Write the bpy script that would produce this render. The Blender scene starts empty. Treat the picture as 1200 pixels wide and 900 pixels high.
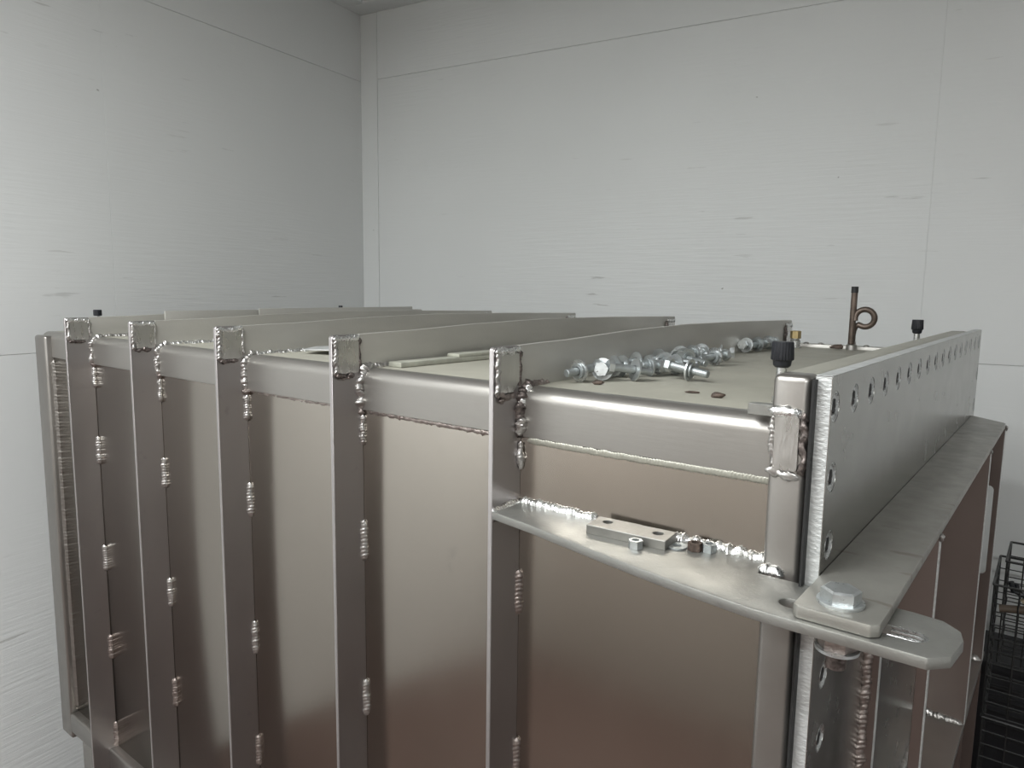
import bpy, bmesh, math, random
from mathutils import Vector, Matrix, noise
random.seed(7)
S = bpy.context.scene
COL = S.collection
PI = math.pi

# ------------------------------------------------------------------ camera
cd = bpy.data.cameras.new('camera'); cam = bpy.data.objects.new('camera', cd); COL.objects.link(cam)
cd.sensor_width = 36.0; cd.sensor_fit = 'HORIZONTAL'; cd.lens = 36.0 * 846.69 / 1200.0
cd.clip_start = 0.02; cd.clip_end = 50
YAW, PITCH, ROLL = 0.6642, -0.129, 0.0131
Fv = Vector((-math.sin(YAW) * math.cos(PITCH), math.cos(YAW) * math.cos(PITCH), math.sin(PITCH)))
Rv = Fv.cross(Vector((0, 0, 1))).normalized(); Uv = Rv.cross(Fv)
R2 = Rv * math.cos(ROLL) + Uv * math.sin(ROLL); U2 = -Rv * math.sin(ROLL) + Uv * math.cos(ROLL)
M = Matrix((R2, U2, -Fv)).transposed().to_4x4(); M.translation = Vector((.5088, -.6655, .1121))
cam.matrix_world = M
S.camera = cam

# ------------------------------------------------------------------ light and exposure
w = bpy.data.worlds.new('world'); S.world = w; w.use_nodes = True
w.node_tree.nodes['Background'].inputs[0].default_value = (.75, .8, .85, 1)
w.node_tree.nodes['Background'].inputs[1].default_value = .2
S.view_settings.view_transform = 'Standard'; S.view_settings.look = 'None'
S.view_settings.gamma = 1; S.view_settings.use_curve_mapping = False
S.view_settings.exposure = 0.85

def area(name, loc, sx, sy, power, color=(1, 1, 1), rot=(0, 0, 0)):
    l = bpy.data.lights.new(name, 'AREA'); l.shape = 'RECTANGLE'; l.size = sx; l.size_y = sy
    l.energy = power; l.color = color
    o = bpy.data.objects.new(name, l); COL.objects.link(o); o.location = loc; o.rotation_euler = rot
    return o
area('ceiling_lamp', (-0.35, -1.0, 1.12), 1.2, .16, 24, (.97, 1, 1))
area('ceiling_lamp', (1.3, -2.1, 1.12), 1.2, .16, 30, (.96, 1, 1))
area('ceiling_lamp', (-0.8, -2.3, 1.12), 1.2, .16, 24, (.97, 1, 1))

# ------------------------------------------------------------------ materials
def mat(name, base=(.5, .5, .5), metal=0., rough=.5, var=.06, vscale=6., vstretch=(1, 1, 1), rvar=.08,
        bump=.0, bscale=200., bstretch=(1, 1, 1), dark=None, dscale=20., damt=0., dthr=.62, emit=None, dstretch=(1, 1, 1), spec=.5):
    m = bpy.data.materials.new(name); m.use_nodes = True
    nt = m.node_tree; N = nt.nodes; L = nt.links; b = N['Principled BSDF']
    b.inputs['Metallic'].default_value = metal
    b.inputs['Specular IOR Level'].default_value = spec
    tc = N.new('ShaderNodeTexCoord')
    def ns(scale, stretch, detail=4.):
        mp = N.new('ShaderNodeMapping'); mp.inputs['Scale'].default_value = stretch
        L.new(tc.outputs['Object'], mp.inputs['Vector'])
        n = N.new('ShaderNodeTexNoise'); n.inputs['Scale'].default_value = scale; n.inputs['Detail'].default_value = detail
        L.new(mp.outputs['Vector'], n.inputs['Vector']); return n
    n1 = ns(vscale, vstretch)
    mr = N.new('ShaderNodeMapRange'); mr.inputs['From Min'].default_value = .3; mr.inputs['From Max'].default_value = .7
    mr.inputs['To Min'].default_value = 1 - var; mr.inputs['To Max'].default_value = 1 + var
    L.new(n1.outputs['Fac'], mr.inputs['Value'])
    mul = N.new('ShaderNodeVectorMath'); mul.operation = 'SCALE'; mul.inputs[0].default_value = base
    L.new(mr.outputs['Result'], mul.inputs['Scale'])
    out = mul.outputs['Vector']
    if dark is not None:
        n3 = ns(dscale, dstretch, 6.)
        r3 = N.new('ShaderNodeMapRange'); r3.inputs['From Min'].default_value = dthr; r3.inputs['From Max'].default_value = dthr + .08
        r3.inputs['To Max'].default_value = damt
        L.new(n3.outputs['Fac'], r3.inputs['Value'])
        mx = N.new('ShaderNodeMix'); mx.data_type = 'RGBA'
        L.new(r3.outputs['Result'], mx.inputs[0]); L.new(out, mx.inputs[6]); mx.inputs[7].default_value = (*dark, 1)
        out = mx.outputs[2]
    L.new(out, b.inputs['Base Color'])
    n4 = ns(vscale * 2.3, vstretch)
    r4 = N.new('ShaderNodeMapRange'); r4.inputs['From Min'].default_value = .3; r4.inputs['From Max'].default_value = .7
    r4.inputs['To Min'].default_value = max(.02, rough - rvar); r4.inputs['To Max'].default_value = min(1, rough + rvar)
    L.new(n4.outputs['Fac'], r4.inputs['Value']); L.new(r4.outputs['Result'], b.inputs['Roughness'])
    if bump:
        n2 = ns(bscale, bstretch)
        bp = N.new('ShaderNodeBump'); bp.inputs['Strength'].default_value = bump; bp.inputs['Distance'].default_value = .001
        L.new(n2.outputs['Fac'], bp.inputs['Height']); L.new(bp.outputs['Normal'], b.inputs['Normal'])
    return m

AL = (.42, .40, .385)
M_panel = mat('side_panel_metal', (.345, .315, .28), 1., .19, .04, 3., (1, 1, .3), .02, .03, 60, (1, 1, .2), dark=(.22, .2, .19), dscale=14, damt=.3, dthr=.66)
M_rib = mat('rib_metal', (.40, .378, .375), .95, .36, .06, 5., (1, 1, .4), .05, .15, 300, (1, .2, 1), dark=(.25, .24, .24), dscale=40, damt=.3, dthr=.66)
M_bar = mat('bar_metal', (.50, .487, .455), .6, .45, .10, 9., (1, .4, 2), .06, .2, 200, (1, 1, 1))
M_rail = mat('rolled_edge_metal', (.33, .315, .295), .85, .38, .04, 4., (.3, 1, 1), .05, .1, 300, (.1, 1, 1), dark=(.3, .28, .26), dscale=30, damt=.35, dthr=.64, dstretch=(.2, 1, 1))
M_top = mat('dusty_top_metal', (.36, .348, .295), .25, .55, .10, 7., (1, 1, 1), .08, .2, 90, (1, 1, 1), dark=(.25, .23, .19), dscale=26, damt=.5, dthr=.64, dstretch=(1, .35, 1))
M_shelf = mat('shelf_metal', (.285, .283, .265), .75, .42, .10, 14., (1, 1, 1), .08, .25, 300, (1, 1, 1), dark=(.22, .22, .21), dscale=22, damt=.45, dthr=.6)
M_plate = mat('grained_plate_metal', (.32, .312, .285), .7, .42, .08, 20., (1, 1, 1), .08, .35, 160, (1, .2, 1), dark=(.2, .17, .14), dscale=60, damt=.6, dthr=.63, dstretch=(.35, 1.2, 1))
M_flange = mat('flange_metal', (.42, .415, .395), .95, .25, .03, 10., (1, 1, 1), .03, .05, 200, (1, 1, 1), dark=(.33, .33, .31), dscale=12, damt=.25, dthr=.64)
M_edge = mat('sawn_edge_metal', (.56, .57, .565), .6, .5, .12, 60., (1, 1, 5), .08, .9, 220, (1, 1, 2))
M_frame = mat('frame_tube_metal', (.29, .275, .258), .9, .36, .06, 9., (1, 1, .6), .06, .1, 200)
M_dframe = mat('dusty_tube_metal', (.38, .37, .32), .45, .45, .06, 9., (1, 1, .6), .06, .1, 200)
M_weld = mat('weld_metal', (.50, .485, .47), .95, .36, .15, 120., (1, 1, 1), .08, .25, 500)
M_weldb = mat('fresh_weld_metal', (.80, .80, .79), 1., .30, .08, 150., (1, 1, 1), .1, .4, 600)
M_weldd = mat('sooty_weld_metal', (.17, .145, .135), .8, .45, .6, 160., (1, 1, 1), .15, .8, 500)
M_weldr = mat('brown_weld_metal', (.33, .285, .265), .9, .40, .25, 120., (1, 1, 1), .12, .6, 500)
M_patch = mat('ground_patch_metal', (.58, .57, .55), 1., .30, .08, 40., (1, 1, .3), .08, .4, 400, (1, 1, .2))
M_block = mat('dull_block_metal', (.22, .215, .20), .75, .42, .15, 30., bump=.2, bscale=300)
M_stiff = mat('brownish_stiffener_metal', (.235, .195, .18), .9, .36, .06, 5., (1, 1, .4), .05, .15, 300, (1, .2, 1))
M_zinc = mat('zinc_plated_metal', (.56, .585, .59), .9, .36, .10, 120., (1, 1, 1), .1, .3, 500)
M_zincd = mat('dull_zinc_metal', (.37, .395, .40), .85, .45, .15, 150., (1, 1, 1), .1, .5, 700)
M_galv = mat('bright_washer_metal', (.60, .61, .61), .95, .30, .08, 100., (1, 1, 1), .1, .2, 300)
M_black = mat('black_rubber', (.010, .010, .011), 0, .6, .2, 30.)
M_knob = mat('black_plastic', (.012, .013, .017), 0, .42, .2, 30., spec=.4)
M_brass = mat('dull_brass', (.42, .33, .17), .9, .42, .15, 80.)
M_pipe = mat('brown_steel_pipe', (.12, .092, .075), .6, .42, .3, 50.)
M_rust = mat('rusty_steel', (.085, .062, .05), .4, .6, .5, 200., bump=.6, bscale=900)
M_strip = mat('dusty_strip', (.34, .34, .29), .2, .6, .2, 40., bump=.4, bscale=400)
M_wire = mat('black_wire', (.045, .045, .045), .6, .45)
M_shade = mat('dark_shade_fill', (.02, .02, .023), 0, .5)  # near-black colour that stands for the shade behind the baskets
M_wood = mat('brown_wood_pole', (.10, .075, .055), 0, .6, .2, 20.)
M_tan = mat('tan_plastic', (.55, .47, .34), 0, .5)
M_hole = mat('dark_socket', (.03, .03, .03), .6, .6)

def wall_mat(name, base, hx):
    m = bpy.data.materials.new(name); m.use_nodes = True
    nt = m.node_tree; N = nt.nodes; L = nt.links; b = N['Principled BSDF']
    b.inputs['Roughness'].default_value = .55
    tc = N.new('ShaderNodeTexCoord')
    def ns(scale, st, detail=5.):
        mp = N.new('ShaderNodeMapping'); mp.inputs['Scale'].default_value = st
        L.new(tc.outputs['Object'], mp.inputs['Vector'])
        n = N.new('ShaderNodeTexNoise'); n.inputs['Scale'].default_value = scale; n.inputs['Detail'].default_value = detail
        L.new(mp.outputs['Vector'], n.inputs['Vector']); return n
    def rng(n, a, c, lo, hi):
        r = N.new('ShaderNodeMapRange'); r.inputs['From Min'].default_value = a; r.inputs['From Max'].default_value = c
        r.inputs['To Min'].default_value = lo; r.inputs['To Max'].default_value = hi
        L.new(n.outputs['Fac'], r.inputs['Value']); return r
    g = rng(ns(1.3, (1, 1, 1), 3), .3, .7, .97, 1.03)
    sc = N.new('ShaderNodeVectorMath'); sc.operation = 'SCALE'; sc.inputs[0].default_value = base
    L.new(g.outputs['Result'], sc.inputs['Scale'])
    # small dark nicks stretched along the wood grain, only in some areas
    nick = rng(ns(9., (.6, .6, 6.), 6), .655, .70, 0, .42)
    area_ = rng(ns(1.6, (1, 1, 1), 2), .48, .62, 0, 1)
    mu = N.new('ShaderNodeMath'); mu.operation = 'MULTIPLY'
    L.new(nick.outputs['Result'], mu.inputs[0]); L.new(area_.outputs['Result'], mu.inputs[1])
    spot = rng(ns(26., (1, 1, 1.4), 2), .775, .80, 0, .7)
    ad = N.new('ShaderNodeMath'); ad.operation = 'ADD'; ad.use_clamp = True
    L.new(mu.outputs[0], ad.inputs[0]); L.new(spot.outputs['Result'], ad.inputs[1])
    mx = N.new('ShaderNodeMix'); mx.data_type = 'RGBA'
    L.new(ad.outputs[0], mx.inputs[0]); L.new(sc.outputs['Vector'], mx.inputs[6]); mx.inputs[7].default_value = (.22, .21, .19, 1)
    L.new(mx.outputs[2], b.inputs['Base Color'])
    n2 = ns(14., (.5, .5, 9.), 6)
    mm = N.new('ShaderNodeMath'); mm.operation = 'MULTIPLY'
    L.new(n2.outputs['Fac'], mm.inputs[0]); L.new(rng(ns(1.1, (1, 1, 1), 2), .4, .62, .12, 1.).outputs['Result'], mm.inputs[1])
    bp = N.new('ShaderNodeBump'); bp.inputs['Strength'].default_value = .35; bp.inputs['Distance'].default_value = .004
    L.new(mm.outputs[0], bp.inputs['Height']); L.new(bp.outputs['Normal'], b.inputs['Normal'])
    return m
M_wallL = wall_mat('painted_plywood_left', (.70, .71, .705), 0)
M_wallB = wall_mat('painted_plywood_back', (.70, .715, .71), 1)
M_ceil = mat('ceiling_paint', (.66, .67, .67), 0, .6, .03, 2.)
M_gap = mat('joint_backing_board', (.30, .29, .27), 0, .8)  # darker backing board, seen through the panel joints
M_floor = mat('reddish_concrete', (.11, .072, .062), 0, .6, .15, 2.)
M_rear = mat('beige_wall', (.38, .35, .325), 0, .7, .05, 2.)

# ------------------------------------------------------------------ helpers
def link(name, me, parent=None, m=None):
    o = bpy.data.objects.new(name, me); COL.objects.link(o)
    if m is not None and me is not None and not me.materials: me.materials.append(m)
    if parent: o.parent = parent
    return o
def thing(name, label, cat, loc=(0, 0, 0), rot=(0, 0, 0), group=None):
    o = bpy.data.objects.new(name, None); COL.objects.link(o); o.location = loc; o.rotation_euler = rot
    o.empty_display_size = .02
    o['label'] = label; o['category'] = cat
    if group: o['group'] = group
    return o
def tag(o, label, cat, group=None):
    o['label'] = label; o['category'] = cat
    if group: o['group'] = group
    return o
def struct(o): o['kind'] = 'structure'; return o
def finish(bm, name, m, parent=None, ang=32, smooth=True):
    bmesh.ops.recalc_face_normals(bm, faces=bm.faces)
    me = bpy.data.meshes.new(name); bm.to_mesh(me); bm.free()
    if smooth:
        for p in me.polygons: p.use_smooth = True
        me.set_sharp_from_angle(angle=math.radians(ang))
    return link(name, me, parent, m)
def bevel(bm, r, seg=2, sel=None):
    ed = [e for e in bm.edges if len(e.link_faces) == 2 and e.calc_face_angle(0) > .5 and (sel is None or sel(e))]
    bmesh.ops.bevel(bm, geom=ed, offset=r, segments=seg, affect='EDGES', profile=.5, clamp_overlap=True)
def add_box(bm, x0, x1, y0, y1, z0, z1):
    vs = [bm.verts.new((x, y, z)) for x in (x0, x1) for y in (y0, y1) for z in (z0, z1)]
    for f in ((0, 1, 3, 2), (4, 6, 7, 5), (0, 4, 5, 1), (2, 3, 7, 6), (0, 2, 6, 4), (1, 5, 7, 3)):
        bm.faces.new([vs[i] for i in f])
    return vs
def box(name, x0, x1, y0, y1, z0, z1, m, parent=None, r=.001, seg=2, sel=None):
    bm = bmesh.new(); add_box(bm, x0, x1, y0, y1, z0, z1)
    bmesh.ops.recalc_face_normals(bm, faces=bm.faces)
    if r: bevel(bm, r, seg, sel)
    return finish(bm, name, m, parent)
def prism(name, outline, t0, t1, axis, m, parent=None, holes=(), r=0., seg=2):
    """outline and holes: lists of 2D points in the plane normal to axis ('x': (y,z), 'y': (x,z), 'z': (x,y))"""
    bm = bmesh.new()
    def P(a, b, t): return {'x': (t, a, b), 'y': (a, t, b), 'z': (a, b, t)}[axis]
    edges = []
    for loop in [outline] + list(holes):
        vs = [bm.verts.new(P(a, b, t0)) for a, b in loop]
        edges += [bm.edges.new((vs[i], vs[(i + 1) % len(vs)])) for i in range(len(vs))]
    bmesh.ops.triangle_fill(bm, edges=edges, use_beauty=True)
    res = bmesh.ops.extrude_face_region(bm, geom=list(bm.faces))
    d = Vector(P(0, 0, t1)) - Vector(P(0, 0, t0))
    for v in [g for g in res['geom'] if isinstance(g, bmesh.types.BMVert)]: v.co += d
    bmesh.ops.recalc_face_normals(bm, faces=bm.faces)
    if r: bevel(bm, r, seg)
    return finish(bm, name, m, parent)
def circle(cx, cy, r, n=24): return [(cx + r * math.cos(2 * PI * i / n), cy + r * math.sin(2 * PI * i / n)) for i in range(n)]
def rrect(x0, x1, y0, y1, r, n=5):
    out = []
    for cx, cy, a in ((x1 - r, y1 - r, 0), (x0 + r, y1 - r, PI / 2), (x0 + r, y0 + r, PI), (x1 - r, y0 + r, 1.5 * PI)):
        out += [(cx + r * math.cos(a + PI / 2 * i / n), cy + r * math.sin(a + PI / 2 * i / n)) for i in range(n + 1)]
    return out
def frame_from(d):
    d = d.normalized(); a = Vector((0, 0, 1)) if abs(d.z) < .9 else Vector((1, 0, 0))
    u = d.cross(a).normalized(); return u, u.cross(d).normalized()
def add_tube(bm, pts, r, n=8, cap=True):
    pts = [Vector(p) for p in pts]; rings = []; u = None
    for i, p in enumerate(pts):
        d = (pts[min(i + 1, len(pts) - 1)] - pts[max(i - 1, 0)]).normalized()
        if u is None: u, v = frame_from(d)
        else:
            u = (u - d * u.dot(d)).normalized(); v = u.cross(d)
        rr = r[i] if isinstance(r, (list, tuple)) else r
        rings.append([bm.verts.new(p + (u * math.cos(2 * PI * k / n) + v * math.sin(2 * PI * k / n)) * rr) for k in range(n)])
    for a, b in zip(rings, rings[1:]):
        for k in range(n): bm.faces.new((a[k], a[(k + 1) % n], b[(k + 1) % n], b[k]))
    if cap: bm.faces.new(rings[0]); bm.faces.new(rings[-1][::-1])
def tube(name, pts, r, m, parent=None, n=8):
    bm = bmesh.new(); add_tube(bm, pts, r, n); return finish(bm, name, m, parent, 40)
def add_lathe(bm, prof, axis='z', c=(0, 0, 0), n=24, closed=False):
    """prof: list of (radius, height)"""
    rings = []
    for r, h in prof:
        ring = []
        for k in range(n):
            a = 2 * PI * k / n; x, y = r * math.cos(a), r * math.sin(a)
            co = {'z': (x, y, h), 'x': (h, x, y), 'y': (x, h, y)}[axis]
            ring.append(bm.verts.new(Vector(co) + Vector(c)))
        rings.append(ring)
    pr = list(zip(rings, rings[1:]))
    if closed: pr.append((rings[-1], rings[0]))
    for a, b in pr:
        for k in range(n): bm.faces.new((a[k], a[(k + 1) % n], b[(k + 1) % n], b[k]))
    if not closed:
        bm.faces.new(rings[0][::-1]); bm.faces.new(rings[-1])
def lathe(name, prof, m, parent=None, axis='z', c=(0, 0, 0), n=24, closed=False, ang=32):
    bm = bmesh.new(); add_lathe(bm, prof, axis, c, n, closed); return finish(bm, name, m, parent, ang)
def bead(name, pts, nrm, r, m, parent=None, pitch=.0042, rough=.12, hf=.8, seed=None):
    """a weld bead: overlapping scale-like ripples laid along a path; nrm points out of the joint"""
    pts = [Vector(p) for p in pts]; nrm = Vector(nrm).normalized()
    seg = [(a, b, (b - a).length) for a, b in zip(pts, pts[1:])]
    total = sum(s[2] for s in seg); sub = 5; n = max(4, int(total / pitch) * sub)
    bm = bmesh.new(); K = 9; rings = []; sd = seed if seed is not None else random.random() * 50
    for i in range(n + 1):
        s = total * i / n; t = s
        for a, b, l in seg:
            if t <= l + 1e-9: break
            t -= l
        p = a.lerp(b, min(1, t / l)); d = (b - a).normalized(); side = d.cross(nrm).normalized()
        ph = (s / pitch) % 1.0
        k = .80 + .20 * math.sin(PI * ph) ** .6
        k *= 1 + rough * 2 * noise.noise(Vector((s * 120, sd, 0)))
        e = min(1., min(s, total - s) / (r * 1.1) + .25); k *= e ** .5
        wob = side * r * rough * 2.2 * noise.noise(Vector((s * 90, sd, 7)))
        ring = []
        for j in range(K):
            a_ = PI * j / (K - 1)
            # ripples curve back like fish scales
            back = -d * pitch * .9 * math.sin(a_) ** 1.5
            jit = 1 + rough * noise.noise(Vector((s * 400, j * .9, sd)))
            ring.append(bm.verts.new(p + wob + back * .6 + side * math.cos(a_) * r * k * jit + nrm * math.sin(a_) * r * hf * k * jit))
        ring.append(bm.verts.new(p + wob - nrm * r * .5))
        rings.append(ring)
    for A, B in zip(rings, rings[1:]):
        for j in range(K + 1): bm.faces.new((A[j], A[(j + 1) % (K + 1)], B[(j + 1) % (K + 1)], B[j]))
    bm.faces.new(rings[0]); bm.faces.new(rings[-1][::-1])
    return finish(bm, name, m, parent, 70)
def hexprism(bm, r, z0, z1, chamfer=.0, rot=0.):
    prof = []
    def ring(rr, z): return [bm.verts.new((rr * math.cos(rot + PI / 3 * k), rr * math.sin(rot + PI / 3 * k), z)) for k in range(6)]
    rings = [ring(r, z0), ring(r, z1 - chamfer), ring(r - chamfer * 1.6, z1)] if chamfer else [ring(r, z0), ring(r, z1)]
    for a, b in zip(rings, rings[1:]):
        for k in range(6): bm.faces.new((a[k], a[(k + 1) % 6], b[(k + 1) % 6], b[k]))
    bm.faces.new(rings[0][::-1]); bm.faces.new(rings[-1])

# ------------------------------------------------------------------ the room
TH = .1457
CX, CY = -1.853, 1.343
ux, uy = Vector((math.cos(TH), math.sin(TH), 0)), Vector((math.sin(TH), -math.cos(TH), 0))   # along back wall / along left wall
ZF, ZC = -1.45, 1.186
room = Matrix(((ux.x, -math.sin(TH), 0, CX), (ux.y, math.cos(TH), 0, CY), (0, 0, 1, 0), (0, 0, 0, 1)))
def rbox(name, x0, x1, y0, y1, z0, z1, m, parent=None, r=.0):
    """box in the room's own axes: x along the back wall, y towards the back"""
    o = box(name, x0, x1, y0, y1, z0, z1, m, None, r, 1)
    if parent: o.parent = parent
    else: o.matrix_world = room
    return o
LB, LL = 4.2, 4.4      # lengths of back and left wall
wb = struct(rbox('wall_back', -.12, LB, .012, .12, ZF, ZC + .2, M_gap))
wl = struct(rbox('wall_left', -.12, -.012, -LL, .012, ZF, ZC + .2, M_gap))
struct(rbox('wall_right', LB, LB + .1, -LL, .12, ZF, ZC + .2, M_wallL))
struct(rbox('wall_front', -.12, LB + .1, -LL - .1, -LL, ZF, ZC + .2, M_rear))
struct(rbox('floor', -.12, LB + .1, -LL - .1, .12, ZF - .1, ZF, M_floor))
struct(rbox('ceiling', -.12, LB + .1, -LL - .1, .12, ZC + .03, ZC + .23, M_ceil))
g = .0005
zs_ = [ZF, -1.064, -.070, .935, ZC + .02]
xb = [0.083, 2.030, LB]
yl = [0.0, -1.072, -2.29, -3.5, -LL]
for i in range(4):
    for j in range(4):
        z0, z1 = zs_[i], zs_[i + 1]
        if j < 2: rbox('wall_panel', xb[j] + g * .15, xb[j + 1] - g * .15, 0, .012, z0 + g, z1 - g, M_wallB, wb, .0006)
        rbox('wall_panel', -.012, 0, yl[j + 1] + g * .15, yl[j] - g * .15, z0 + g, z1 - g, M_wallL, wl, .0006)
struct(rbox('trim_1', 0, .083 - g, -.003, .012, ZF, ZC, M_wallB, None, .001))
struct(rbox('trim_2', 0, LB, -.095, 0, ZC, ZC + .03, M_ceil, None, .003))
struct(rbox('trim_3', 0, .095, -LL, -.0951, ZC, ZC + .03, M_ceil, None, .003))
struct(rbox('trim_4', .0951, LB, -.19, -.0951, ZC + .014, ZC + .03, M_ceil, None, .003))
struct(rbox('trim_5', .0951, .19, -LL, -.1901, ZC + .014, ZC + .03, M_ceil, None, .003))

# ------------------------------------------------------------------ the tank
W, H, D = .05, .0485, .95
RX = [-1.167, -.8735, -.5765, -.2835, 0.]
XL, XR = -1.45, .298
tank = thing('metal_tank', 'large ribbed welded aluminium tank filling the lower half of the photo', 'tank', (0, 0, -1.44))
class _P:                                   # parts are modelled in world units; the tank's Empty stands on the floor
    pass
def T(o): o.matrix_parent_inverse = tank.matrix_world.inverted(); return o
bpy.context.view_layer.update()
def tp(o):
    o.parent = tank; o.matrix_parent_inverse = Matrix.Translation((0, 0, 1.44)); return o

# rolled top edge, side panel, top panel
def rail(name, x0, x1, r, zb, m):
    prof = [(.004, zb), (0, zb + .002), (0, -r)]
    prof += [(r - r * math.cos(a), -r + r * math.sin(a)) for a in [PI / 2 * i / 8 for i in range(1, 9)]]
    prof += [(.024, 0), (.024, -.004), (r, -.005), (.005, -r), (.005, zb)]
    return tp(prism(name, prof, x0, x1, 'x', m))
rail('rolled_edge', XL + .01, XR, .017, -.060, M_rail)
tp(box('top_panel', XL + .01, XR, .0242, D, -.008, -.0003, M_top, None, .0005))
tp(box('side_panel', XL + .01, XR + .003, .003, .009, -1.0, -.058, M_panel, None, .0005))
tp(box('rear_panel', XL + .01, XR, D - .004, D, -1.0, -.0085, M_panel, None, .0005))
tp(box('end_panel', XL + .012, XL + .018, .02, D - .005, -1.0, -.0085, M_panel, None, .0005))
tp(box('skirt_panel', XL + .03, XR, .02, .026, -1.40, -1.0, M_panel, None, .0005))
tp(box('rear_edge_bar', XL, XR, D - .0035, D + .03, -.03, .006, M_bar, None, .002))
# left end post, bottom rail
tp(box('end_post', XL, XL + .062, -.014, .03, -1.02, -.008, M_frame, None, .006, 3))
tp(box('bottom_rail', XL + .062, XR, -.016, .03, -1.0, -.950, M_frame, None, .006, 3))
for x in (XL + .1, XL + .9, XR - .12):
    for y in (.06, D - .12): tp(box('foot', x, x + .06, y, y + .06, -1.44, -1.0, M_frame, None, .004))
tp(bead('weld_bead', [(XL + .064, .001, -.07), (XL + .064, .001, -.94)], (1, -1, 0), .0060, M_frame, rough=.12, hf=.35, pitch=.008))

def arch(y): # extra height of the bars towards mid span
    P = ((-W, 0), (.10, .0020), (.25, .0078), (.45, .0115), (.70, .0098), (.93, .0062), (D + W, .0048))
    for (a, u), (b, v) in zip(P, P[1:]):
        if y <= b + 1e-9: return u + (v - u) * (y - a) / (b - a)
    return .0048
for k, x in enumerate(RX):
    H = (.0425, .0460, .0485, .0485, .0490)[k]
    rib = tp(prism('rib', [(-W, -1.38), (-W, H - .003), (-W + .003, H), (-.0025, H), (-.0025, -.010), (.003, -.016), (.003, -1.38)], x - .006, x, 'x', M_rib, None, (), .0007, 1))
    out = [(-.0023, -.0005), (-.0023, H)]; n = 20
    for i in range(1, n): y = -.0023 + (D + W) * i / n; out.append((y, H + arch(y)))
    out += [(D + W - .003, H + .0048), (D + W, H + .0018), (D + W, -1.38), (D + .001, -1.38), (D + .001, .0072), (D - .004, .0072), (D - .004, -.0005)]
    tb = prism('top_bar', out, x - .0058, x - .0001, 'x', M_bar, None, (), .0006, 1); tb.parent = rib
    # corner patches with weld all round
    def ch(o): o.parent = rib; return o
    z1, z0 = H - .002, -.0105
    for (ya, yb, near) in ((-W + .003, -.0015, True), (D + .002, D + W - .003, False)):
        y_a, y_b = ya + .006, yb - .004
        z_a, z_b = z0 + .006, z1 - .006
        if near:
            out2 = [(y_a, z_a + .002), (y_a + .003, z_a), (y_b - .012, z_a), (y_b, z_a + .012), (y_b, z_b), (y_a, z_b)] if k == 4 else rrect(y_a, y_b, z_a, z_b, .003)
            ch(prism('corner_patch', out2, x - .001, x + .0035, 'x', M_patch, None, (), .001, 1))
        else: ch(box('corner_patch', x - .001, x + .0035, y_a, y_b, z_a, z_b, M_patch, None, .001, 1))
        ex = x + .0015
        ch(bead('weld_bead', [(ex, ya, z1 - .0035), (ex, yb, z1 - .003)], (1, 0, 0), .0042, M_weldb, rough=.25))
        if near:
            ch(bead('weld_bead', [(ex, ya + .003, z1 - .006), (ex, ya + .003, z0 + .003)], (1, 0, 0), .0040, M_weld if k else M_weld, pitch=.006, rough=.3))
            ch(bead('weld_bead', [(ex, yb - .002, z1 - .005), (ex, yb - .002, z0 + .012)], (1, 0, 0), .0030, M_weldd if k > 2 else M_weld, rough=.35))
            ch(bead('weld_bead', [(ex, ya + .004, z0 + .003), (ex, yb - .010, z0 + .002)], (1, 0, 0), .0036, M_weldd if k < 4 else M_weldr, rough=.45))
            if k >= 3:
                ch(bead('weld_bead', [(ex, ya + .007, z0 - .001), (ex, yb - .018, z0 - .002)], (1, 0, 0), .0022, M_weldr, rough=.6))
        else:
            ch(bead('weld_bead', [(ex, ya, z1 - .004), (ex, ya, z0 + .004)], (1, 0, 0), .0045, M_weldd, rough=.4))
    # weld over the rolled edge: out of the top corner, round the radius, down the side
    rr = .0058 if k < 3 else .0080
    ch(bead('weld_bead', [(x + .001, .020, .002), (x + .001, .008, -.001), (x + .001, -.001, -.012), (x + .001, -.002, -.060)], (1, -.55, .25), rr, M_weld if k < 4 else M_weldd, pitch=.0055, rough=.32))
    if k == 4:
        ch(bead('weld_bead', [(x + .004, .010, .001), (x + .004, -.003, -.022)], (1, -.6, .3), .0048, M_weldb, pitch=.006, rough=.5))
        ch(bead('weld_bead', [(x + .004, -.003, -.038), (x + .004, -.003, -.057)], (1, -.6, .3), .0060, M_weld, pitch=.006, rough=.5))
        ch(bead('weld_bead', [(x + .002, -.001, -.066), (x + .002, -.001, -.098)], (1, -.6, 0), .0052, M_weld, rough=.25))
    else:
        ch(bead('weld_bead', [(x + .0015, .001, -.067), (x + .0015, .001, -.110)], (1, -.6, 0), .0048, M_weld, rough=.2))
        ch(bead('weld_bead', [(x + .001, -.001, -.058), (x + .001, .000, -.067)], (1, -.8, 0), .0055, M_weldr, rough=.5))
    # run along the foot of the upright bar
    L1 = (.14, .17, .12, .05, .045)[k]
    ch(bead('weld_bead', [(x + .0005, .014, .0005), (x + .0005, .014 + L1, .0005)], (1, 0, 1), .0050, M_weldb if k in (2, 1) else M_weldr if k == 4 else M_weld, rough=.4))
    ch(bead('weld_bead', [(x + .0005, D - .12, .0005), (x + .0005, D - .02, .0005)], (1, 0, 1), .0050, M_weld, rough=.4))
    # stitch welds down the side
    zc = (-.250, -.495, -.709, -.92) if k < 4 else (-.252, -.475, -.70)
    for z in zc:
        j = random.uniform(-.003, .003); l = .028 + random.uniform(-.002, .003)
        ch(bead('weld_bead', [(x + .001, .0015, z + l + j), (x + .001, .0015, z - l + j)], (1, -.7, 0), .0068, M_weldr if z < -.6 or k == 4 else M_weld, rough=.12, hf=.7, pitch=.0055))

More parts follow.
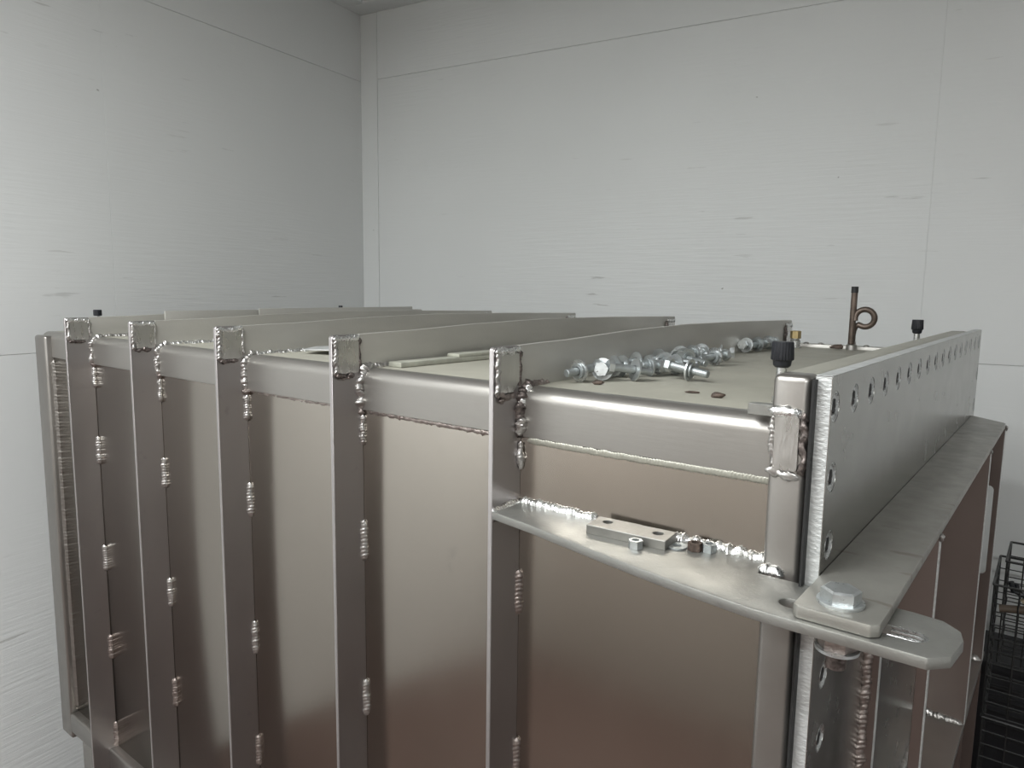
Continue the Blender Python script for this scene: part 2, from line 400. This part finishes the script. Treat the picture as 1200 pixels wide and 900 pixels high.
# seam welds under the rolled edge, bay by bay
tp(bead('weld_bead', [(.012, .002, -.0625), (.150, .002, -.0625), (.297, .002, -.0615)], (0, -1, -.4), .0045, M_dframe, pitch=.0035, rough=.1, hf=.45))
tp(bead('weld_bead', [(-.270, .0035, -.0615), (-.008, .0035, -.0635)], (0, -1, -.4), .0036, M_weldr, pitch=.0035, rough=.35, hf=.45))
tp(bead('weld_bead', [(-.565, .0035, -.0610), (-.292, .0035, -.0625)], (0, -1, -.4), .0025, M_weldr, pitch=.0035, rough=.5, hf=.35))

# end frame: square tube ring round the open end
fr = tp(box('end_frame', .298, .331, -.021, .012, -1.36, .0420, M_frame, None, .006, 3))
def ef(o): o.parent = fr; return o
ef(box('frame_tube', .298, .331, .0121, 1.030, .0, .0418, M_dframe, None, .006, 3))
ef(box('frame_tube', .298, .331, 1.0301, 1.06, -1.36, .0418, M_frame, None, .006, 3))
ef(prism('corner_patch', rrect(.3035, .3245, -.043, .006, .003), -.0245, -.020, 'y', M_patch, None, (), .001, 1))
ef(bead('weld_bead', [(.3005, -.0215, .0095), (.3250, -.0215, .0085)], (0, -1, .2), .0056, M_weldb, pitch=.0085, rough=.25))
ef(bead('weld_bead', [(.3010, -.0215, .003), (.3020, -.0215, -.042)], (0, -1, 0), .0022, M_weld, rough=.4))
ef(bead('weld_bead', [(.3280, -.0215, .006), (.3290, -.0215, -.046)], (0, -1, 0), .0040, M_weldd, pitch=.008, rough=.4))
ef(bead('weld_bead', [(.3020, -.0215, -.0455), (.3260, -.0215, -.0500)], (0, -1, 0), .0036, M_weld, pitch=.012, rough=.6))
ef(bead('weld_bead', [(.2985, -.0225, -.1375), (.3190, -.0225, -.1380)], (0, -1, 1.2), .0062, M_weldb, pitch=.005, rough=.2))
ef(box('stub_bar', .274, .3005, -.012, .000, .0015, .0120, M_shelf, None, .0006, 1))

# shelf bracket with slotted lug
ZS, ZSB = -.138, -.1475
outl = [(.0005, -.0505), (.060, -.0605), (.150, -.081), (.210, -.094), (.259, -.103), (.322, -.112), (.380, -.1125), (.446, -.112), (.459, -.098), (.4625, -.066), (.459, -.050), (.446, -.0375),
        (.425, -.0345), (.300, -.0345), (.2975, -.022), (.2975, .0025), (.0005, .0025)]
slot = [(.343 + .009 * math.cos(a), -.081 + .009 * math.sin(a)) for a in [PI / 2 + PI * i / 8 for i in range(9)]] + \
       [(.433 + .009 * math.cos(a), -.081 + .009 * math.sin(a)) for a in [-PI / 2 + PI * i / 8 for i in range(9)]]
shelf = tp(prism('bracket_shelf', outl, ZSB, ZS, 'z', M_shelf, None, [slot], .0012, 2))
def sh(o): o.parent = shelf; return o
# worn threaded lining inside the right end of the slot
for dz in (.0012, .0042, .0072):
    sh(tube('slot_thread', [(.416, -.0896, ZS - dz)] + [(.433 + .0086 * math.cos(a), -.081 + .0086 * math.sin(a), ZS - dz) for a in [-PI / 2 + PI * i / 10 for i in range(11)]] + [(.416, -.0724, ZS - dz)], .0011, M_galv, None, 5))
sh(bead('weld_bead', [(.0015, -.050, ZS), (.0015, -.001, ZS + .001)], (1, 0, 1), .0045, M_weldb, rough=.2))
sh(bead('weld_bead', [(.003, .0015, ZS + .0005), (.110, .0015, ZS + .0005)], (0, -1, 1), .0066, M_weldb, rough=.2))
sh(bead('weld_bead', [(.110, .0015, ZS + .0005), (.190, .0015, ZS + .0005)], (0, -1, 1), .0035, M_weldd, rough=.3))
sh(bead('weld_bead', [(.190, .0015, ZS + .0005), (.297, .0015, ZS + .0005)], (0, -1, 1), .0066, M_weldb, rough=.35))
sh(bead('weld_bead', [(.001, -.048, ZSB - .001), (.001, .0, ZSB - .001)], (1, 0, -1), .0040, M_weldd, rough=.3))

# ------------------------------------------------------------------ bolted end cover
FX0, FX1, FY0, FY1, FZ = .338, .3515, -.033, 1.088, .0445
cover = thing('end_cover', 'thick bolted end plate with a row of countersunk screws, right end of the tank', 'end cover', (.345, .5, -1.44))
def cv(o): o.parent = cover; o.matrix_parent_inverse = Matrix.Translation((-.345, -.5, 1.44)); return o
ga = cv(box('gasket', .3312, .3378, -.012, 1.05, -1.34, .0405, M_black, None, .001))
ga['label'] = 'black rubber gasket'
holes = [(-.019 + .0669 * i, .0175 + .004 * i / 16) for i in range(17)]
holes += [(-.014, -.045), (-.009, -.107), (.006, -.235), (.010, -.300), (.012, -.366), (.012, -.43)]
holes += [(1.072 - .004 * i, -.045 - .0625 * i) for i in range(2)]
fl = cv(prism('flange_plate', rrect(FY0, FY1, -1.30, FZ, .001, 1), FX0, FX1, 'x', M_flange, None, [circle(y, z, .0135, 20) for y, z in holes]))
fl['label'] = 'satin metal flange plate'
# bright sawn edges are thin facings of the same plate
e1 = box('sawn_edge', FX0 + .0003, FX1 - .0006, FY0 - .0004, FY0 + .0002, -1.29, FZ - .0006, M_edge, None, 0); e1.parent = fl; e1['label'] = 'bright rough-sawn near edge'
e2 = box('sawn_edge', FX0 + .0003, FX1 - .0006, FY0 + .001, FY1 - .001, FZ - .0002, FZ + .0004, M_edge, None, 0); e2.parent = fl
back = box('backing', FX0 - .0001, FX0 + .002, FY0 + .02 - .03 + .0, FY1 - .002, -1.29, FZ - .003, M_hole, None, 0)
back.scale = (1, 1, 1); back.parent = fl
# one screw, copied into every hole
bm = bmesh.new()
add_lathe(bm, [(.0134, -.006), (.0134, -.0004), (.0122, -.0003), (.0100, -.0016), (.0078, -.0018), (.0072, -.0010), (.0068, -.0012), (.0064, -.0060)], 'x', (0, 0, 0), 20)
scr0 = finish(bm, 'socket_screw', M_galv, None, 25); scr0.location = (FX1, holes[0][0], holes[0][1]); cv(scr0)
bm = bmesh.new(); add_lathe(bm, [(.0063, -.0059), (.0063, -.0036)], 'x', (0, 0, 0), 6)
# dark hexagon bottom of the socket
sk0 = finish(bm, 'socket', M_hole, scr0, 25); sk0.location = (.0022, 0, 0)
for y, z in holes[1:]:
    s_ = scr0.copy(); COL.objects.link(s_); s_.location = (FX1, y, z)
    k_ = sk0.copy(); COL.objects.link(k_); k_.parent = s_
# upper stiffener plate
PZ0, PZ1 = -.1374, -.1272
up = cv(prism('upper_stiffener', [(.3516, -.104), (.3556, -.108), (.408, -.108), (.4135, -.1025), (.4135, .985), (.409, .992), (.3516, 1.05)], PZ0, PZ1, 'z', M_plate, None, (), .0012, 2))
b_ = bead('weld_bead', [(.3523, -.030, PZ0 - .001), (.3523, 1.0, PZ0 - .001)], (1, 0, -1), .005, M_frame, rough=.15); b_.parent = up
# lower stiffener plate
lo = cv(prism('lower_stiffener', [(.3516, -.02), (.4135, -.02), (.4135, 1.05), (.3516, 1.05)], -.624, -.614, 'z', M_frame, None, (), .001, 1))
b_ = bead('weld_bead', [(.353, .0, -.6135), (.353, .715, -.6135)], (1, 0, 1), .0065, M_weld, rough=.15, pitch=.005); b_.parent = lo
# vertical stiffeners
for (y, win, lower) in ((.187, (.3665, .402, -.585, -.235), True), (.720, None, True), (1.000, (.3665, .4045, -.436, -.255), True)):
    z_lo = -.614
    hl = [rrect(win[0], win[1], win[2], win[3], .009)] if win else []
    st = cv(prism('vertical_stiffener', [(.3516, z_lo), (.4130, z_lo), (.4130, PZ0 - .0002), (.3516, PZ0 - .0002)], y, y + .008, 'y', M_stiff, None, hl, .0006, 1))
    if win and y < .5: b_ = bead('weld_bead', [(.354, y, PZ0 - .02), (.354, y, -.61)], (1, -1, 0), .0065, M_weldr, rough=.2, pitch=.006); b_.parent = st
    b_ = box('lit_edge', .4128, .4140, y - .0008, y + .0082, -.613, PZ0 - .001, M_edge, None, 0); b_.parent = st  # pale strip added: light on the outer edge put into its colour
    if win: b_ = box('lit_edge', win[0] - .0002, win[0] + .0006, y - .0006, y + .0082, win[2] + .01, win[3] - .01, M_edge, None, 0); b_.parent = st  # same pale strip for the lit inner edge of the window
    b_ = bead('weld_bead', [(.357, y, -.6125), (.412, y, -.6125)], (0, -1, 1), .0075, M_weld, rough=.2, pitch=.006); b_.parent = st
    b_ = bead('weld_bead', [(.4135, y - .004, PZ0), (.4135, y + .009, PZ0 - .004)], (1, 0, 0), .0035, M_weld, rough=.4); b_.parent = st
    st2 = cv(prism('vertical_stiffener', [(.3516, -1.25), (.4130, -1.25), (.4130, -.6242), (.3516, -.6242)], y, y + .008, 'y', M_stiff, None, (), .0006, 1))

# ------------------------------------------------------------------ big bolt through plate and slot
bb = thing('hex_bolt', 'large zinc hex bolt with washer on the rounded end of the horizontal plate', 'bolt', (.3805, -.081, PZ1))
lathe('washer', [(.0092, .0), (.0175, .0), (.0178, .0012), (.0175, .0026), (.0092, .0026)], M_zinc, bb, n=32, closed=True)
bm = bmesh.new(); hexprism(bm, .0150, .0026, .0125, .0014, .35); finish(bm, 'head', M_zinc, bb, 20)
lathe('shank', [(.0078, .0025), (.0078, -.052), (.0070, -.0535)], M_weldd, bb, n=20)
lathe('washer', [(.0082, -.0204), (.0170, -.0204), (.0170, -.0230), (.0082, -.0230)], M_zincd, bb, n=28, closed=True)
bm = bmesh.new(); hexprism(bm, .0148, -.0360, -.0230, .0, .1); nt_ = finish(bm, 'nut', M_weldr, bb, 20); nt_['label'] = 'brown rusty nut'
lathe('washer', [(.0082, -.0362), (.0165, -.0362), (.0165, -.0385), (.0082, -.0385)], M_zinc, bb, n=28, closed=True)

# ------------------------------------------------------------------ things on the shelf
blk = prism('drilled_block', [(-.0435, -.0150), (.0435, -.0150), (.0435, .0150), (.006, .0150), (.005, .0158), (-.0435, .0158)], 0, .0098, 'z', M_block, None, [circle(-.028, .004, .0052, 20), circle(.029, .002, .0052, 20)], .0005, 1)
blk.location = (.1655, -.0262, ZS + .0003); blk.rotation_euler = (math.radians(2.), 0, math.radians(4.))
tag(blk, 'flat rectangular metal block with two drilled holes lying on the shelf', 'block')
def nut_mesh(r, h):
    bm = bmesh.new(); n = 24; ro = []; ri = []
    for z in (0, h):
        ro.append([bm.verts.new((r * math.cos(PI / 3 * k), r * math.sin(PI / 3 * k), z)) for k in range(6)])
        ri.append([bm.verts.new((r * .54 * math.cos(PI / 6 * k), r * .54 * math.sin(PI / 6 * k), z)) for k in range(12)])
    for k in range(6): bm.faces.new((ro[0][k], ro[0][(k + 1) % 6], ro[1][(k + 1) % 6], ro[1][k]))
    for k in range(12): bm.faces.new((ri[0][k], ri[1][k], ri[1][(k + 1) % 12], ri[0][(k + 1) % 12]))
    for q in (0, 1):
        for k in range(6):
            bm.faces.new((ro[q][k], ri[q][2 * k], ri[q][2 * k + 1])); bm.faces.new((ro[q][k], ri[q][2 * k + 1], ro[q][(k + 1) % 6])); bm.faces.new((ro[q][(k + 1) % 6], ri[q][2 * k + 1], ri[q][(2 * k + 2) % 12]))
    return bm
for loc, rz, m, lab in (((.1840, -.0500, ZS + .0002), .2, M_zinc, 'clean zinc hex nut lying in front of the drilled block'),
                        ((.2320, -.0180, ZS + .0002), .5, M_rust, 'rusty brown hex nut to the right of the drilled block'),
                        ((.2320, -.0055 - .003, ZS + .0002), .1, M_zincd, 'dull grey hex nut against the bright weld, behind the rusty nut')):
    o = finish(nut_mesh(.0072, .0082), 'hex_nut', m, None, 20); o.location = loc; o.rotation_euler = (0, 0, rz)
    tag(o, lab, 'nut')
bpy.data.objects['hex_nut.002'].location = (.2440, -.0125, ZS + .0002)
o = lathe('washer', [(.0045, 0), (.0100, 0), (.0100, .0018), (.0045, .0018)], M_zincd, None, n=24, closed=True)
o.location = (.2145, -.0215, ZS + .0002); tag(o, 'flat washer on the shelf by the right end of the drilled block', 'washer')

# ------------------------------------------------------------------ bolts heaped on the tank top
def bolt(label, c, yaw, wpos=(.022,), pitch=0., roll=0., L=.052, bright=False, group='loose bolts heaped beside the nearest top rib', lock=True, nut=None):
    """c: ground point under the first washer; the shank's axis points along yaw from head to tip"""
    root = thing('washered_bolt', label, 'bolt', (c[0], c[1], c[2]), (0, 0, 0), group)
    rs, rw = .0054, .0142
    ax = Vector((math.cos(yaw) * math.cos(pitch), math.sin(yaw) * math.cos(pitch), math.sin(pitch)))
    u, v = frame_from(ax)
    R = Matrix((u, v, ax)).transposed().to_4x4()
    s0 = wpos[0]
    o0 = Vector((0, 0, rw * math.cos(pitch) + .0003)) - ax * s0
    Mx = Matrix.Translation(o0) @ R @ Matrix.Rotation(roll, 4, 'Z')
    bm = bmesh.new(); hexprism(bm, .0094, -.0070, 0, 0); h = finish(bm, 'head', M_zinc, root, 20); h.matrix_local = Mx
    h = lathe('shank', [(rs, -.0001), (rs, L * .45), (rs * .93, L * .46), (rs * .93, L - .001), (rs * .8, L)], M_zincd, root, n=14); h.matrix_local = Mx
    for i, s in enumerate(wpos):
        t = Matrix.Rotation(random.uniform(-.12, .12), 4, 'X') @ Matrix.Rotation(random.uniform(-.12, .12), 4, 'Y')
        wsh = lathe('washer', [(.0058, -.0010), (rw, -.0010), (rw, .0011), (.0058, .0011)], M_galv if bright else M_zinc, root, n=28, closed=True)
        wsh.matrix_local = Mx @ Matrix.Translation((-(u.dot(Vector((0,0,1)))) * 0, 0, s)) @ t
        if lock:
            wsh = lathe('lock_washer', [(.0058, .0018), (.0096, .0018), (.0096, .0042), (.0058, .0042)], M_zincd, root, n=20, closed=True)
            wsh.matrix_local = Mx @ Matrix.Translation((0, 0, s)) @ t
    if nut:
        o = finish(nut_mesh(.0078, .0066), 'nut', M_zinc, root, 20); o.matrix_local = Mx @ Matrix.Translation((0, 0, nut))
    return root
# yaw 0 = along +X (to the camera's lower right), -PI/2 = towards the camera's near side
B = [
 ('bolt at the near left end of the heap, threaded tip pointing left, wide washer', (.026, .086, 0), math.radians(256), (.030, ), -.10, True, 'hh'),
 ('second bolt from the near end, hex head facing the camera before a wide washer', (.038, .122, 0), math.radians(112), (.008, ), -.10, False, None),
 ('long bolt in front of the heap, head lower left, washer midway', (.071, .146, 0), math.radians(50), (.030, ), -.13, False, None),
 ('bolt against the rib with two tilted washers, third from the near end', (.030, .165, 0), math.radians(60), (.010, .022), -.05, False, None),
 ('bolt with its tip on the front shank, near the middle of the heap', (.060, .205, 0), math.radians(238), (.012, ), .05, False, None),
 ('bolt with a big upright washer in the middle of the heap', (.062, .232, 0), math.radians(352), (.012, ), -.12, False, None),
 ('bolt behind the big upright washer, lying against the rib', (.022, .238, 0), math.radians(75), (.024, ), -.05, False, None),
 ('lone bolt in front of the heap, single washer and tip pointing right', (.122, .196, 0), math.radians(-4), (.026, ), -.15, False, None),
 ('bolt half hidden behind the lone bolt, two washers side by side', (.050, .300, 0), math.radians(355), (.012, .020), -.06, False, None),
 ('bolt leaning on the rib behind the two-washer bolt', (.018, .318, 0), math.radians(80), (.020, ), .10, False, None),
 ('bolt right of centre in the heap, washer edge-on', (.050, .345, 0), math.radians(335), (.010, ), -.10, False, None),
 ('bolt at the back of the heap with a tall washer arc', (.016, .395, 0), math.radians(95), (.018, ), -.05, False, None),
 ('bolt near the far end with a bright shiny washer and tip to the left', (.068, .405, 0), math.radians(248), (.020, ), -.08, True, None),
 ('bolt beyond the bright-washer bolt with a thin washer ring', (.018, .470, 0), math.radians(100), (.020, ), -.05, False, None),
 ('bolt at the far right end of the heap, head facing right', (.052, .470, 0), math.radians(200), (.014, ), -.08, False, None),
 ('bolt crossing behind the two-washer bolt, tip towards the rib', (.052, .268, 0), math.radians(150), (.014, .018), -.10, False, None),
 ('bolt low in front of the heap centre, hex head towards the camera', (.078, .248, 0), math.radians(70), (.012,), -.12, False, None),
 ('bolt in the far half of the heap, two washers pressed together', (.034, .365, 0), math.radians(320), (.010, .014), -.10, False, None),
 ('bolt in the far half of the heap, lying flat against the rib foot', (.020, .430, 0), math.radians(265), (.030,), -.05, False, None),
]
for lab, c, yw, wp, pt, br, fl_ in B:
    bolt('zinc ' + lab, c, yw, wp, pt, random.random(), bright=br, lock=len(wp) == 1)
G2 = 'three loose bolts at the far end of the nearest top rib'
bolt('zinc bolt beside the far end of the rib, leftmost of three, head towards the camera', (.012, .690, 0), math.radians(85), (.012,), -.1, 0, group=G2)
bolt('zinc bolt beside the far end of the rib, middle of three, tip towards the camera', (.018, .735, 0), math.radians(250), (.020,), -.1, 0, group=G2)
bolt('zinc bolt beside the far end of the rib, rightmost of three', (.020, .795, 0), math.radians(262), (.020,), -.1, 0, group=G2)

def scrap(name, lab, cat, loc, s, rz, m):
    bm = bmesh.new(); bmesh.ops.create_icosphere(bm, subdivisions=2, radius=1)
    for v in bm.verts:
        n = noise.noise(v.co * 1.7 + Vector((loc[0] * 90, 0, 0)))
        v.co = Vector((v.co.x * s[0], v.co.y * s[1], max(-.7, v.co.z) * s[2])) * (1 + .5 * n)
    o = finish(bm, name, m, None, 60); o.location = loc; o.rotation_euler = (0, 0, rz); tag(o, lab, cat); return o
scrap('rust_flake', 'small rusty flake on the tank top in front of the bolt heap', 'flake', (.055, .084, .0022), (.0065, .003, .0032), .4, M_rust)
scrap('rust_flake', 'larger rusty flake on the tank top near the rolled edge', 'flake', (.208, .079, .0026), (.0075, .0035, .0035), .3, M_rust)
scrap('rust_flake', 'thin dark flake on the tank top left of the larger rusty flake', 'flake', (.172, .095, .0010), (.0080, .003, .0014), .3, M_rust)
scrap('rust_flake', 'reddish crumb by the rear seam of the tank top, left of the looped pipe', 'flake', (.117, .925, .004), (.012, .004, .006), .2, M_rust)

# ------------------------------------------------------------------ strips lying between the top ribs
st = thing('flat_strip', 'long dusty flat strip with a step, lying between the two nearest top ribs', 'strip', (-.262, .045, .0), (0, 0, math.radians(-1.5)))
box('lower_layer', -.0135, .0135, 0, .60, .0002, .0075, M_strip, st, .0008)
box('upper_layer', -.013, .013, .12, .598, .0077, .0125, M_strip, st, .0008)
fp = prism('foil_flap', [(0, 0), (.10, .012), (.11, .10), (.03, .09), (-.02, .05)], 0, .002, 'z', M_edge, None, (), .0004, 1)
fp.location = (-.530, .080, .006); fp.rotation_euler = (.03, -.03, .12)
tag(fp, 'thin pale metal flap lying in front of the middle top rib', 'flap')
o = box('flat_bar', -1.145, -1.140, .150, .385, .0, .055, M_bar, None, .001); tag(o, 'narrow upright flat bar standing behind the two leftmost top ribs', 'bar')
o = box('flat_bar', -1.1445, -1.1395, .392, .930, .0, .0575, M_bar, None, .001); tag(o, 'longer upright flat bar farthest back behind the leftmost top ribs', 'bar')

# ------------------------------------------------------------------ valves, fittings and pipe on the tank top
def valve(label, x, y, ztop, R=.0112):
    v = thing('valve_cap', label, 'valve cap', (x, y, 0))
    lathe('stem', [(.008, 0), (.008, .006), (.0052, .007), (.0052, ztop - .026)], M_galv, v, n=16)
    n = 48; bm = bmesh.new(); rings = []
    for r, z, kn in ((.6, -.0265, 0), (.78, -.0245, 0), (.84, -.0195, 0), (1.0, -.0185, 1), (1.02, -.0175, 1), (.95, -.0012, 1), (.92, 0, 0)):
        rings.append([bm.verts.new((R * r * (1 - (.055 if kn and k % 2 else 0)) * math.cos(2 * PI * k / n), R * r * (1 - (.055 if kn and k % 2 else 0)) * math.sin(2 * PI * k / n), ztop + z)) for k in range(n)])
    for a, b in zip(rings, rings[1:]):
        for k in range(n): bm.faces.new((a[k], a[(k + 1) % n], b[(k + 1) % n], b[k]))
    bm.faces.new(rings[0][::-1]); bm.faces.new(rings[-1])
    finish(bm, 'cap', M_knob, v, 20)
valve('black ribbed plastic valve cap at the near right corner of the tank top', .2705, .090, .0635)
valve('black plastic valve cap at the far right, next to the top of the end cover', .2645, .900, .0665, .0103)
for lab, loc, s in (('small black square cap sticking up behind the leftmost rib', (-1.201, .030, 0), (.0085, .0575)),
                    ('tiny black cap visible over the ribs near the middle of the back edge', (-1.190, .690, 0), (.006, .0615))):
    v = thing('black_cap', lab, 'cap', loc)
    lathe('post', [(.004, 0), (.004, s[1] - .012)], M_galv, v, n=12)
    lathe('cap', [(s[0] * .9, s[1] - .013), (s[0], s[1] - .012), (s[0], s[1] - .001), (s[0] * .9, s[1])], M_knob, v, n=20)
v = thing('pipe_fitting', 'brass plug on a pale metal coupling at the far end of the nearest top rib', 'fitting', (.0395, .900, 0))
lathe('coupling', [(.0105, 0), (.0105, .015), (.0085, .017), (.0085, .0195)], M_galv, v, n=20)
bm = bmesh.new(); hexprism(bm, .0108, .0196, .0355, .001, .2); finish(bm, 'brass_plug', M_brass, v, 20)
pg = thing('looped_pipe', 'brown steel pipe with a full loop standing at the back of the tank top', 'pipe', (.1445, .9250, 0))
lathe('socket', [(.0105, 0), (.0105, .010), (.0080, .012), (.0075, .018)], M_weld, pg, n=20)
pts = [(0, 0, .010), (0.000, 0, .035)]
rl = .0175; cxl, czl = .0215, .0655
import itertools
pts2 = [(0, 0, .012), (-.0002, .002, .040)]
n = 34; a0 = math.radians(232)
for i in range(n + 1):
    a = a0 + (2 * PI + math.radians(-52)) * i / n * 1.0
    pts2.append((cxl + rl * 1.0 * math.cos(a), .003 - .011 * i / n, czl + rl * math.sin(a)))
tube('loop', [(0.0, .002, .012), (0.0, .003, .030), (.0010, .0035, .040), (.004, .004, .0485)] + [(cxl + rl * math.cos(a), .004 - .010 * t, czl + rl * math.sin(a)) for t, a in [(i / 30, math.radians(-130 + 330 * i / 30)) for i in range(31)]], .0058, M_pipe, pg, 12)
tube('riser', [(.0, -.0065, .0125), (.0, -.0065, .060), (.0, -.0065, .121)], .0062, M_pipe, pg, 12)
lathe('tip', [(.0068, .116), (.0068, .1285)], M_black, pg, n=14, c=(0, -.0065, 0))
for x in (.045, .075, .165, .215, .255):
    o = lathe('rivet', [(.006, .006), (.006, .0075), (.003, .0095)], M_weld, None, n=12); tp(o); o.location = (x, D + .010, 0)

# ------------------------------------------------------------------ wire baskets and what is in them, behind the cover
def basket(label, x, y, z, wx, wy, h, rz):
    t = thing('wire_basket', label, 'basket', (x, y, z), (0, 0, rz), 'stacked wire baskets behind the end cover')
    def loop(zz, ins): return [(ins, ins, zz), (wx - ins, ins, zz), (wx - ins, wy - ins, zz), (ins, wy - ins, zz), (ins, ins, zz)]
    bm = bmesh.new()
    for p, q in zip(loop(h, 0), loop(h, 0)[1:]): add_tube(bm, [p, q], .0026, 6)
    finish(bm, 'rim', M_wire, t)
    nl = max(3, int(h / .030))
    for i in range(nl):
        zz = h * i / nl; bm = bmesh.new(); lp = loop(zz, .006 * (1 - i / nl))
        for p, q in zip(lp, lp[1:]): add_tube(bm, [p, q], .0014, 5)
        finish(bm, 'hoop_wire', M_wire, t)
    k = int(wx / .045)
    for i in range(k + 1):
        xx = wx * i / k; xx = min(max(xx, .001), wx - .001)
        tube('upright_wire', [(xx, 0, h), (xx, .006, 0), (xx, wy - .006, 0), (xx, wy, h)], .0016, M_wire, t, 5)
    k = int(wy / .05)
    for i in range(1, k):
        yy = wy * i / k
        tube('side_wire', [(0, yy, h), (.006, yy, 0), (wx - .006, yy, 0), (wx, yy, h)], .0016, M_wire, t, 5)
zb = -1.44
cr = thing('shade_backdrop', 'added dark crate on the floor, half hidden behind the wire baskets', 'backdrop', (.52, 1.53, ZF))  # dark box added where the gap behind the baskets is only shaded
box('body', -.14, .40, -.10, .09, 0, .62, M_shade, cr, .01); box('rim', -.15, .41, -.11, .10, .6205, .655, M_shade, cr, .006)
basket('tall black wire basket resting on the floor, lowest of the stack', .420, 1.16, -1.448, .42, .22, .295, .03)
basket('black wire basket in the middle of the stack behind the cover', .414, 1.155, -1.149, .42, .23, .34, .02)
basket('black wire basket near the top of the stack, left one', .412, 1.16, -.806, .42, .22, .30, .02)
basket('topmost small wire basket, its corner posts standing above the others', .428, 1.20, -.697, .36, .16, .235, .01)
pl_ = tube('wooden_pole', [(.395 + .03, 1.17, -.5595), (.60, 1.18, -.530)], .0085, M_wood, None, 12)
tag(pl_, 'brown wooden pole lying across the top wire baskets', 'pole')
cl = thing('spring_clamp', 'black spring clamp with a tan tip hanging on the topmost wire basket', 'clamp', (.462, 1.185, -.53))
tube('jaw', [(-.022, 0, .030), (-.016, 0, .012), (.0, 0, .006), (.03, 0, .010)], .006, M_knob, cl, 8)
tube('jaw', [(-.012, .006, .026), (-.008, .006, .010), (.006, .006, .0)], .005, M_knob, cl, 8)
tube('tip', [(.004, 0, -.002), (.016, 0, -.020)], [.009, .003], M_tan, cl, 8)

for o in list(bpy.data.objects):
    if o.type == 'MESH' and not o.data.materials: o.data.materials.append(M_frame)
